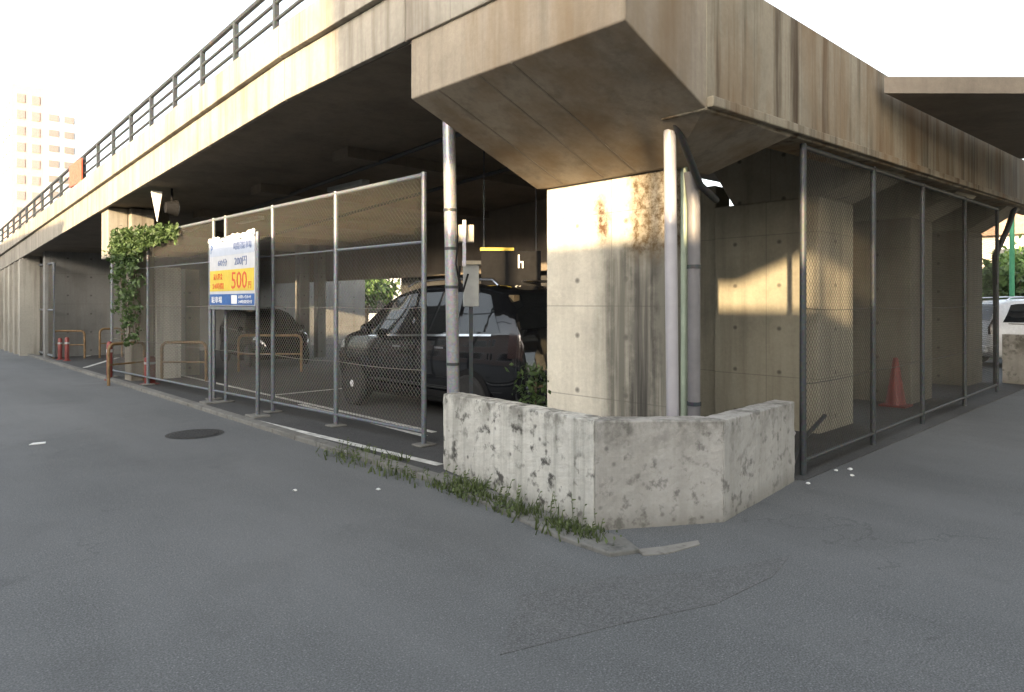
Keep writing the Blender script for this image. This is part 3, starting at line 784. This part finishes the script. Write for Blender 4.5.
    obj('grille', MB().box(2.06, 2.11, -.45, .45, .42, .58), 'black', t, bevel=.01, local=True)
    t.scale = (scale,)*3
    return t
car('glossy black people carrier with silver roof rails nearest the fence', (1.95, 5.28, .012), math.pi/2, 'carblack', scale=1.09)
car('dark wine car mostly hidden behind the black people carrier', (4.75, 6.7, .012), math.pi/2, 'cargrey', scale=.95)
x, y = dp(262, 16.2)
car('black car far back seen through the price board posts', (x+.9, y+2.0, .012), -math.pi/2-.1, 'carblack', scale=.85)

# ------------------------------------------------------------------ hoops, bollards, cone
def hoop(px, Y, w, ang, h, label):
    x, y = dp(px, Y)
    t = thing('hoop_barrier', label, 'barrier', (x, y, 0), ang, 'pipe hoop barriers in the car park')
    r = .12; pts = [(-w/2, 0, 0), (-w/2, 0, h-r)]+[(-w/2+r-r*math.cos(a_), 0, h-r+r*math.sin(a_)) for a_ in (.4, .8, 1.2, 1.57)]
    pts += [(-p[0], 0, p[2]) for p in pts[::-1]]
    obj('hoop', MB().tube(pts, .03, 10), 'hoop', t, True, local=True)
    obj('cross_bar', MB().tube([(-w/2, 0, h*.5), (w/2, 0, h*.5)], .018, 8), 'hoop', t, True, local=True)
CA = math.atan2(-.69, .723)
hoop(69, 19.6, .9, CA, .8, 'ochre pipe hoop right beside the open mesh gate leaf')
hoop(111, 20.0, .6, CA+.9, .85, 'dark ochre pipe hoop half hidden left of the ivy')
hoop(127, 13.6, .8, CA+1.2, .8, 'ochre pipe hoop standing under the hanging ivy')
hoop(184, 13.9, .9, CA, .8, 'ochre pipe hoop in front of the pale concrete column')
hoop(270, 15.8, 1.45, CA, .85, 'widest ochre pipe hoop seen behind the price board')
hoop(293, 19.6, .6, CA, .85, 'small distant ochre pipe hoop in the dark behind the widest hoop')
def bollard(px, Y, h, label, r=.055):
    x, y = dp(px, Y); t = thing('bollard', label, 'bollard', (x, y, 0), 0, 'red bollards at the car park entrance')
    obj('bollard_body', MB().lathe([(r*1.8, 0), (r*1.8, .02), (r, .04), (r, h-.04), (r*.6, h)], (x, y, 0), 'z', 16), 'red', t, True)
    obj('reflective_band', MB().lathe([(r+.004, h*.72), (r+.004, h*.80)], (x, y, 0), 'z', 16), 'cab', t, True)
bollard(60, 19.2, .62, 'red bollard with pale band, the left one beside the gate leaf')
bollard(67, 18.8, .66, 'red bollard with pale band, the right one beside the gate leaf')
bollard(109.5, 14.2, .8, 'thin red bollard just left of the hoop under the ivy')
bollard(150, 13.4, .56, 'stout red bollard at the foot of the blue grey fence post', .10)
x, y = 6.98, .80
CN = thing('traffic_cone', 'faded red traffic cone leaning near the third pier', 'cone', (x, y, .012))
obj('cone_body', MB().lathe([(.15, .03), (.14, .05), (.035, .74), (.02, .75)], (x, y, .012), 'z', 20), 'red', CN, True)
obj('cone_base', MB().box(x-.19, x+.19, y-.19, y+.19, .012, .045), 'red', CN, bevel=.01)
# floodlight and bracket under the ramp edge
x, y = dp(172, 12.4); z = EYE+(HZ-208)*12.4/F
FLD = thing('floodlight', 'round black floodlight bracketed under the ramp edge above the ivy', 'lamp', (x, y, z))
lm = MB().lathe([(.02, -.16), (.10, -.14), (.14, .06), (.15, .1)], (0, 0, 0), 'x', 20)
lm.v = [(x+a_*.8, y+b2, z+c_) for a_, b2, c_ in lm.v]
obj('lamp_housing', lm, 'black', FLD, True)
obj('lamp_lens', MB().lathe([(.13, .0), (.13, .01)], (x+.085, y, z), 'x', 20), 'lamp', FLD)
obj('lamp_arm', MB().tube([(x, y, z+.1), (x, y, zr(y))], .02, 8), 'black', FLD)
x, y = dp(156, 12.2)
br = MB().add([(x-.08, y-.02, zr(y)-.08), (x+.1, y-.02, zr(y)-.08), (x+.02, y-.02, zr(y)-.62), (x-.08, y+.02, zr(y)-.08), (x+.1, y+.02, zr(y)-.08), (x+.02, y+.02, zr(y)-.62)],
              [(0, 1, 2), (5, 4, 3), (0, 3, 4, 1), (1, 4, 5, 2), (2, 5, 3, 0)])
obj('bracket_plate', br, 'white', V)

# ------------------------------------------------------------------ ivy, weeds, trees
def leaves(pts, size, jitter=.6):
    m = MB()
    for p in pts:
        n = Vector((random.gauss(0, 1), random.gauss(0, 1), random.gauss(.3, 1))).normalized()
        u = n.orthogonal().normalized(); v = n.cross(u); a = random.uniform(0, 6.28)
        u, v = u*math.cos(a)+v*math.sin(a), v*math.cos(a)-u*math.sin(a)
        s = size*random.choice((.45, .7, .9, 1.1, 1.35))*random.uniform(.85, 1.15); P_ = Vector(p)
        m.add([P_-u*s, P_-v*s*.55+n*s*.12, P_+u*s, P_+v*s*.55+n*s*.12], [(0, 1, 2, 3)])
    return m
ivp = []
a0, a1 = FL[5], FL[6]
IV = thing('climbing_ivy', 'green ivy hanging in a curtain from the fence top at the entrance', 'plant', (a1[0], a1[1], 0))
def ivpt(px, py_, Y): return (*dp(px, Y), EYE+(HZ-py_)*Y/F)
for i in range(5600):
    u = random.random()
    if u < .38:     # along the top to the right, thinning
        px = 112+random.random()**1.5*66; lo = 262-(px-112)*.42; py_ = random.uniform(232-(px-112)*.1, max(238, lo)) + random.gauss(0, 2)
        py_ = min(py_, 262)
    else:           # hanging curtain
        t = random.random()**1.15; py_ = 238+t*108
        wd = 21*(1-.5*t)+3.5*math.sin(py_*.23)+2*math.sin(py_*.71); cxp = 124+t*6
        px = cxp+random.uniform(-wd, wd)*random.uniform(.5, 1)
        if random.random() < t*.8+.03: continue
        if math.sin(px*.9)+math.sin(py_*.23+px*.2) > 1.15: continue
    Y = 13.6+(px-112)*-.02+random.gauss(0, .16)
    ivp.append(ivpt(px, py_, Y))
obj('foliage', leaves(ivp, .046), 'leaf', IV)
st = MB()
for i in range(9):
    px = random.uniform(112, 138); pp_ = []
    for j in range(9): pp_.append(ivpt(px+math.sin(j*1.3+i)*2.2+j*.6, 240+j*13, 13.6+.05*math.sin(j+i)))
    st.tube(pp_, .008, 5)
obj('stem', st, 'bark', IV)

gr = []
def weed(px, py_, n, sp, hmax):
    x, y = gp(px, py_)
    for _ in range(n): gr.append((x+random.gauss(0, sp), y+random.gauss(0, sp), random.uniform(.04, hmax*.68)))
for i in range(30): 
    t = i/33; weed(436+t*180, 483+t*66, int(6+17*(math.sin(t*9)+1)), .06, .13)
for i in range(12):
    t = i/11; weed(318+t*112, 452+t*34, int(4+12*abs(math.sin(t*7))), .07, .15)
for px, py_ in ((455, 486), (470, 492), (478, 490), (530, 517), (560, 530), (360, 455), (395, 462), (515, 512)): weed(px, py_, 60, .07, .18)
gm = MB()
for x, y, h in gr:
    a = random.uniform(0, 6.28); w = random.uniform(.004, .010); dx, dy = math.cos(a), math.sin(a)
    bx_, by_ = random.gauss(0, .35)*h, random.gauss(0, .35)*h
    gm.add([(x-dy*w, y+dx*w, 0), (x+dy*w, y-dx*w, 0), (x+bx_*.5+dy*w*.7, y+by_*.5-dx*w*.7, h*.6), (x+bx_, y+by_, h), (x+bx_*.5-dy*w*.7, y+by_*.5+dx*w*.7, h*.6)], [(0, 1, 2, 3, 4)])
for i in range(70):      # taller dry stems
    t = random.random(); x, y = gp(330+t*285, 456+t*92); x += random.gauss(0, .04); y += random.gauss(0, .04)
    h = random.uniform(.10, .24); bx_, by_ = random.gauss(0, .05), random.gauss(0, .05); a = random.uniform(0, 3.1); w = .0025
    dx, dy = math.cos(a), math.sin(a)
    gm.add([(x-dx*w, y-dy*w, 0), (x+dx*w, y+dy*w, 0), (x+bx_+dx*w, y+by_+dy*w, h), (x+bx_-dx*w, y+by_-dy*w, h)], [(0, 1, 2, 3)])
    for q in range(5): 
        c0 = Vector((x+bx_*(1-q*.1), y+by_*(1-q*.1), h*(1-q*.12))); d_ = random.uniform(-.02, .02)
        gm.add([c0, c0+Vector((.018, d_, .006)), c0+Vector((.02, d_, .014)), c0+Vector((.004, 0, .012))], [(0, 1, 2, 3)])
for i in range(420):
    t = random.random(); px = 330+t*285; py_ = 456+t*92
    if math.sin(t*31)+math.sin(t*13+1) < .1: continue
    x, y = gp(px, py_); cx_, cy_ = x+random.gauss(0, .05), y+random.gauss(0, .05)
    n_ = Vector((random.gauss(0, .5), random.gauss(0, .5), 1)).normalized(); u_ = n_.orthogonal().normalized(); v_ = n_.cross(u_)
    z_ = random.uniform(.02, .09); q = random.uniform(.012, .03); c0 = Vector((cx_, cy_, z_))
    gm.add([c0-u_*q, c0-v_*q*.5, c0+u_*q, c0+v_*q*.5], [(0, 1, 2, 3)])
tag(obj('grass', gm, 'grass'), 'weeds and grass sprouting from the joint along the kerb', 'grass', kind='stuff')
bp = []
x, y = dp(534, 7.3)
for i in range(260): bp.append((x+random.gauss(0, .09), y+random.gauss(0, .09), random.uniform(.45, .95)))
BU = thing('small_shrub', 'small green shrub poking up behind the low wall by the pier', 'shrub', (x, y, 0))
obj('foliage', leaves(bp, .035), 'leaf', BU)
obj('stem', MB().tube([(x, y, 0), (x+.03, y, .8)], .012, 6), 'bark', BU)

def tree(px, Y, h, rad, label, n=2600, cat='tree', group='trees beyond the viaduct', ls=.16):
    x, y = dp(px, Y)
    t = thing('broadleaf_tree', label, cat, (x, y, 0), 0, group)
    tk = MB().tube([(x, y, 0), (x+.1, y, h*.3), (x-.05, y+.1, h*.6)], [.02*h+.06, .015*h+.04, .05], 9)
    pts = []
    cl = []
    for i in range(12):
        a = random.uniform(0, 6.28); rr_ = random.uniform(.2, .75)*rad
        c = (x+math.cos(a)*rr_, y+math.sin(a)*rr_, h*random.uniform(.42, .88)); cl.append(c)
        tk.tube([(x, y, h*.3), ((x+c[0])/2, (y+c[1])/2, (h*.35+c[2])/2+.1), c], [.07, .05, .02], 6)
    for i in range(n):
        c = random.choice(cl); q = rad*.42
        pts.append((c[0]+random.gauss(0, q*.5), c[1]+random.gauss(0, q*.5), c[2]+random.gauss(0, q*.42)))
    obj('trunk', tk, 'bark', t, True); obj('crown', leaves(pts, ls), 'leaf2', t)
    return t
tree(1004, 24, 3.4, 1.3, 'bushy tree just right of the last pier beyond the road')
tree(1040, 30, 4.0, 2.2, 'larger tree at the right edge behind the tan house', 3000)
tree(365, 34, 4.6, 2.0, 'leafy tree glimpsed through the fence above the black car roof, left of the house')
tree(436, 38, 5.0, 2.2, 'leafy tree glimpsed beside the slim pole beyond the car park')
hd = []; 
for i in range(5200):
    px = random.uniform(985, 1080); Y = 20+random.gauss(0, .4)+(px-985)*.01; x, y = dp(px, Y); hd.append((x, y, random.random()**.7*2.6+random.gauss(0, .08)))
HG = thing('hedge', 'bright clipped hedge beyond the far end of the right fence', 'hedge', (*dp(1010, 20), 0))
obj('foliage', leaves(hd, .10), 'leaf', HG)
hm = MB()
for px in range(985, 1080, 7): x, y = dp(px, 20); hm.tube([(x, y, 0), (x, y, 2.2)], .02, 5)
obj('stem', hm, 'bark', HG)
# green netting pole
x, y = dp(1012, 18.2)
tag(obj('net_post', MB().tube([(x, y, 0), (x, y, 4.0)], .06, 10), 'greennet', smooth=True), 'green painted post in front of the hedge at the right', 'post')
# low block wall at far right
a_, b2 = gp(1004, 383), gp(1090, 390)
tag(obj('block_wall', MB().obox(a_, b2, .2, -.05, .98), 'low2', bevel=.01), 'low grey block wall at the right edge beyond the fence end', 'wall')
wc = car('white car parked in front of the hedge at the right edge', (*dp(1048, 17.5), 0), CA, 'carsilver', group=None)

# ------------------------------------------------------------------ buildings
M['skyglass'] = plain('haze_pale_window', (.20, .19, .18), .25, var=.1)  # far tower panes: haze and reflected sky put into the colour
def windows(t, face, u0, u1, z0, z1, nx, nz, plane, w=.55, h=.5, depth=.05, frame='white', pane='glass'):
    """face 'x-': wall plane x=plane facing -x, spans y; 'y-': plane y=plane facing -y, spans x; all in place coordinates"""
    du = (u1-u0)/nx; dz = (z1-z0)/nz
    for i in range(nx):
        for j in range(nz):
            a_ = u0+du*(i+.5-w/2); b_2 = u0+du*(i+.5+w/2); c_ = z0+dz*(j+.5-h/2); d_ = z0+dz*(j+.5+h/2)
            if face == 'x-':
                fr = obj('window', MB().box(plane-depth, plane+.02, a_-.06, b_2+.06, c_-.06, d_+.06), frame, t)
                obj('pane', MB().box(plane-depth-.012, plane-depth+.01, a_, b_2, c_, d_), pane, fr)
            elif face == 'x+':
                fr = obj('window', MB().box(plane-.02, plane+depth, a_-.06, b_2+.06, c_-.06, d_+.06), frame, t)
                obj('pane', MB().box(plane+depth-.01, plane+depth+.012, a_, b_2, c_, d_), pane, fr)
            else:
                fr = obj('window', MB().box(a_-.06, b_2+.06, plane-depth, plane+.02, c_-.06, d_+.06), frame, t)
                obj('pane', MB().box(a_, b_2, plane-depth-.012, plane-depth+.01, c_, d_), pane, fr)
# apartment tower far left
x, y = dp(28, 130)
AP = thing('apartment_tower', 'pale pink apartment tower rising above the ramp railing at far left', 'building', (x, y, 0))
obj('wall', MB().box(x-3, x+2, y-3.5, y+8, 0, 42), 'wallpink', AP)
windows(AP, 'x-', y-3.2, y+7.6, 14, 41, 3, 9, x-3, .5, .5, .12, 'wallpink', 'skyglass')
windows(AP, 'y-', x-2.8, x+1.8, 14, 41, 2, 9, y-3.5, .5, .5, .12, 'wallpink', 'skyglass')
x, y = dp(52, 150)
AQ = thing('apartment_tower', 'pale blue grey office block behind the pink tower at far left', 'building', (x, y, 0))
obj('wall', MB().box(x-2, x+4, y-4, y+6, 0, 44), plain('pale_blue_cladding', (.36, .40, .45), .6, var=.04), AQ)
windows(AQ, 'y-', x-1.8, x+3.8, 20, 43, 2, 7, y-4, .6, .4, .12, 'wallpink', 'skyglass')
# tan roof house right
x, y = dp(1022, 34)
def house(name, label, cx, cy, w, d, h, mat, roofm, nw=3, nf=2, group=None):
    t = thing(name, label, 'house', (cx, cy, 0), 0, group)
    obj('wall', MB().box(cx-w/2, cx+w/2, cy-d/2, cy+d/2, -.05, h), mat, t)
    rf = MB().extr_x([(cy-d/2-.5, h), (cy+d/2+.5, h), (cy+d/2+.5, h+.12), (cy, h+d*.22), (cy-d/2-.5, h+.12)], cx-w/2-.4, cx+w/2+.4)
    obj('roof', rf, roofm, t)
    windows(t, 'x-', cy-d/2+.3, cy+d/2-.3, .3, h-.1, nw, nf, cx-w/2)
    windows(t, 'x+', cy-d/2+.3, cy+d/2-.3, .3, h-.1, nw, nf, cx+w/2)
    windows(t, 'y-', cx-w/2+.3, cx+w/2-.3, .3, h-.1, nw, nf, cy-d/2)
    return t
house('detached_house', 'cream house with a tan tiled roof beyond the hedge at the right', x+3, y, 9, 8, 4.9, 'wallcream', 'tile')
x, y = dp(398, 46)
house('detached_house', 'white house glimpsed through the mesh above the black car roof', x+2, y+4, 11, 8, 5.4, 'white', 'tile')
x, y = dp(560, 60)
# buildings across the left road (they shade the street)
for i, (y0, y1, h, mt, lb) in enumerate(((-46, -20.5, 5.6, 'wallcream', 'long cream two storey building across the left road, behind the viewer'),
                                        (-19.5, -4.0, 5.05, 'wallgrey', 'plain grey flat roofed building across the left road'),
                                        (-3.8, 9, 5.1, 'wallcream', 'cream flat roofed building across the left road facing the entrance'),
                                        (10, 32, 6.1, 'wallpink', 'pink tiled flat roofed building across the left road, farthest up'))):
    t = thing('street_building', lb, 'building', (-19, (y0+y1)/2, 0))
    obj('wall', MB().box(-24, -14, y0, y1, -.05, h), mt, t)
    obj('roof', MB().box(-24.2, -13.8, y0-.1, y1+.1, h, h+.15), 'kerb', t)
    windows(t, 'x+', y0+.5, y1-.5, .4, h-.2, max(3, int((y1-y0)/3)), 2, -14)
BB = thing('added_sun_blocker', 'blank grey hoarding raised on posts over the flat roof across the left road, added unseen to shade the haunch', 'blocker', (-15, -6.6, 5.1))  # unseen panel added to keep the low sun off haunch and girder
obj('panel', MB().box(-15.1, -14.9, -9.4, -3.6, 6.12, 8.0), 'wallgrey', BB)
for yy in (-9.0, -7.2, -5.4, -4.3): obj('post', MB().box(-15.2, -15.1, yy-.05, yy+.05, 5.15, 7.9), 'galvd', BB)
g = MB().prism([(-14, -60), (-10.5, -60), (-10.5, 60), (-14, 60)], -.05, .1)
tag(obj('pavement', g, 'kerb'), kind='structure')

# ------------------------------------------------------------------ small street details
x, y = gp(195, 434)
MH = thing('manhole_cover', 'round dark iron manhole cover in the left road', 'manhole', (x, y, 0))
obj('cover', MB().lathe([(.275, -.01), (.275, .006), (.26, .008)], (x, y, 0), 'z', 40), 'iron', MH)
rg = MB(); 
n_ = 40; vs = []; fs = []
for k_ in range(n_):
    a = 2*math.pi*k_/n_
    for r_ in (.28, .33): vs.append((x+r_*math.cos(a), y+r_*math.sin(a), .004))
for k_ in range(n_): fs.append((2*k_, 2*k_+1, (2*k_+3) % (2*n_), (2*k_+2) % (2*n_)))
rg.add(vs, fs); obj('collar', rg, 'iron', MH)
st = MB()
for a in range(-4, 5):
    w_ = math.sqrt(max(.001, .06-(a*.055)**2)); st.box(x+a*.055-.008, x+a*.055+.008, y-w_, y+w_, .008, .012)
obj('tread_bar', st, 'iron', MH)
x, y = gp(37, 444)
tag(obj('paper_scrap', MB().prism([(x-.08, y-.03), (x+.07, y-.05), (x+.09, y+.03), (x-.03, y+.05)], .002, .012), 'white'), 'flat white paper scrap lying on the left road', 'litter')
pb = [(gp(836, 471), .02), (gp(850, 470), .025), (gp(852, 476), .02), (gp(616, 489), .02), (gp(808, 484), .02), (gp(295, 491), .02), (gp(378, 490), .02)]
names = ['largest pale pebble', 'flat pale pebble']
for i, ((x, y), r_) in enumerate(pb):
    m = MB().lathe([(r_*.5, 0), (r_, r_*.3), (r_*.8, r_*.7), (r_*.3, r_*.9)], (x, y, 0), 'z', 8)
    m.v = [(a_+random.gauss(0, r_*.12), b2+random.gauss(0, r_*.12), c_) for a_, b2, c_ in m.v]
    near = i in (0, 1, 2, 4)
    tag(obj('pebble', m, 'white', smooth=True), 'small pale pebble on the asphalt beside the dark right fence' if near else 'tiny pale pebble on the open asphalt of the left road', 'stone',
        'pebbles by the right fence' if near else 'pebbles on the left road')
# orange-red warning panel on the ramp railing
x, yb = XW-.09, None
yy = 15.2
WS = thing('warning_panel', 'sun bleached orange red panel fixed to the ramp railing', 'sign', (XW-.06, yy, zr(yy)+.8))
obj('panel', MB().box(XW-.08, XW-.055, yy-.6, yy+.6, zr(yy)+.85, zr(yy)+1.35), 'orange', WS)
obj('panel_clamp', MB().box(XW-.055, XW-.03, yy-.2, yy+.2, zr(yy)+1.0, zr(yy)+1.2), 'galvd', WS)

# ------------------------------------------------------------------ light, sky, camera
EL = math.radians(10.5); AZ = math.radians(27)       # sun travels towards (+x, +y)
d = Vector((math.cos(AZ)*math.cos(EL), math.sin(AZ)*math.cos(EL), -math.sin(EL)))
sl = bpy.data.lights.new('sun', 'SUN'); sl.energy = 2.8; sl.angle = math.radians(.6); sl.color = (1, .74, .43)
so = bpy.data.objects.new('sun', sl); COL.objects.link(so); so.rotation_euler = d.to_track_quat('-Z', 'Y').to_euler(); so.location = (-20, -12, 20)
w = bpy.data.worlds.new('World'); S.world = w; w.use_nodes = True; nt = w.node_tree
sk = nt.nodes.new('ShaderNodeTexSky'); sk.sky_type = 'NISHITA'; sk.sun_disc = False
sk.sun_elevation = EL; sk.sun_rotation = math.atan2(-d.x, -d.y); sk.air_density = 1.0; sk.dust_density = 3.0; sk.ozone_density = .6
hs_ = nt.nodes.new('ShaderNodeHueSaturation'); hs_.inputs['Saturation'].default_value = .45
nt.links.new(sk.outputs[0], hs_.inputs['Color']); nt.links.new(hs_.outputs[0], nt.nodes['Background'].inputs[0]); nt.nodes['Background'].inputs[1].default_value = .15
cd = bpy.data.cameras.new('camera'); cd.sensor_width = 36; cd.lens = 36*F/1024; cd.shift_y = -(346-HZ)/1024; cd.clip_end = 2000; cd.clip_start = .05
co = bpy.data.objects.new('camera', cd); COL.objects.link(co); co.location = (CAM[0], CAM[1], EYE)
fwd = Vector((R[1], L[1], 0)); co.rotation_euler = fwd.to_track_quat('-Z', 'Y').to_euler()
S.camera = co
S.view_settings.view_transform = 'Standard'; S.view_settings.look = 'None'; S.view_settings.gamma = 1
S.view_settings.exposure = 2.55
S.cycles.max_bounces = 8; S.cycles.diffuse_bounces = 5
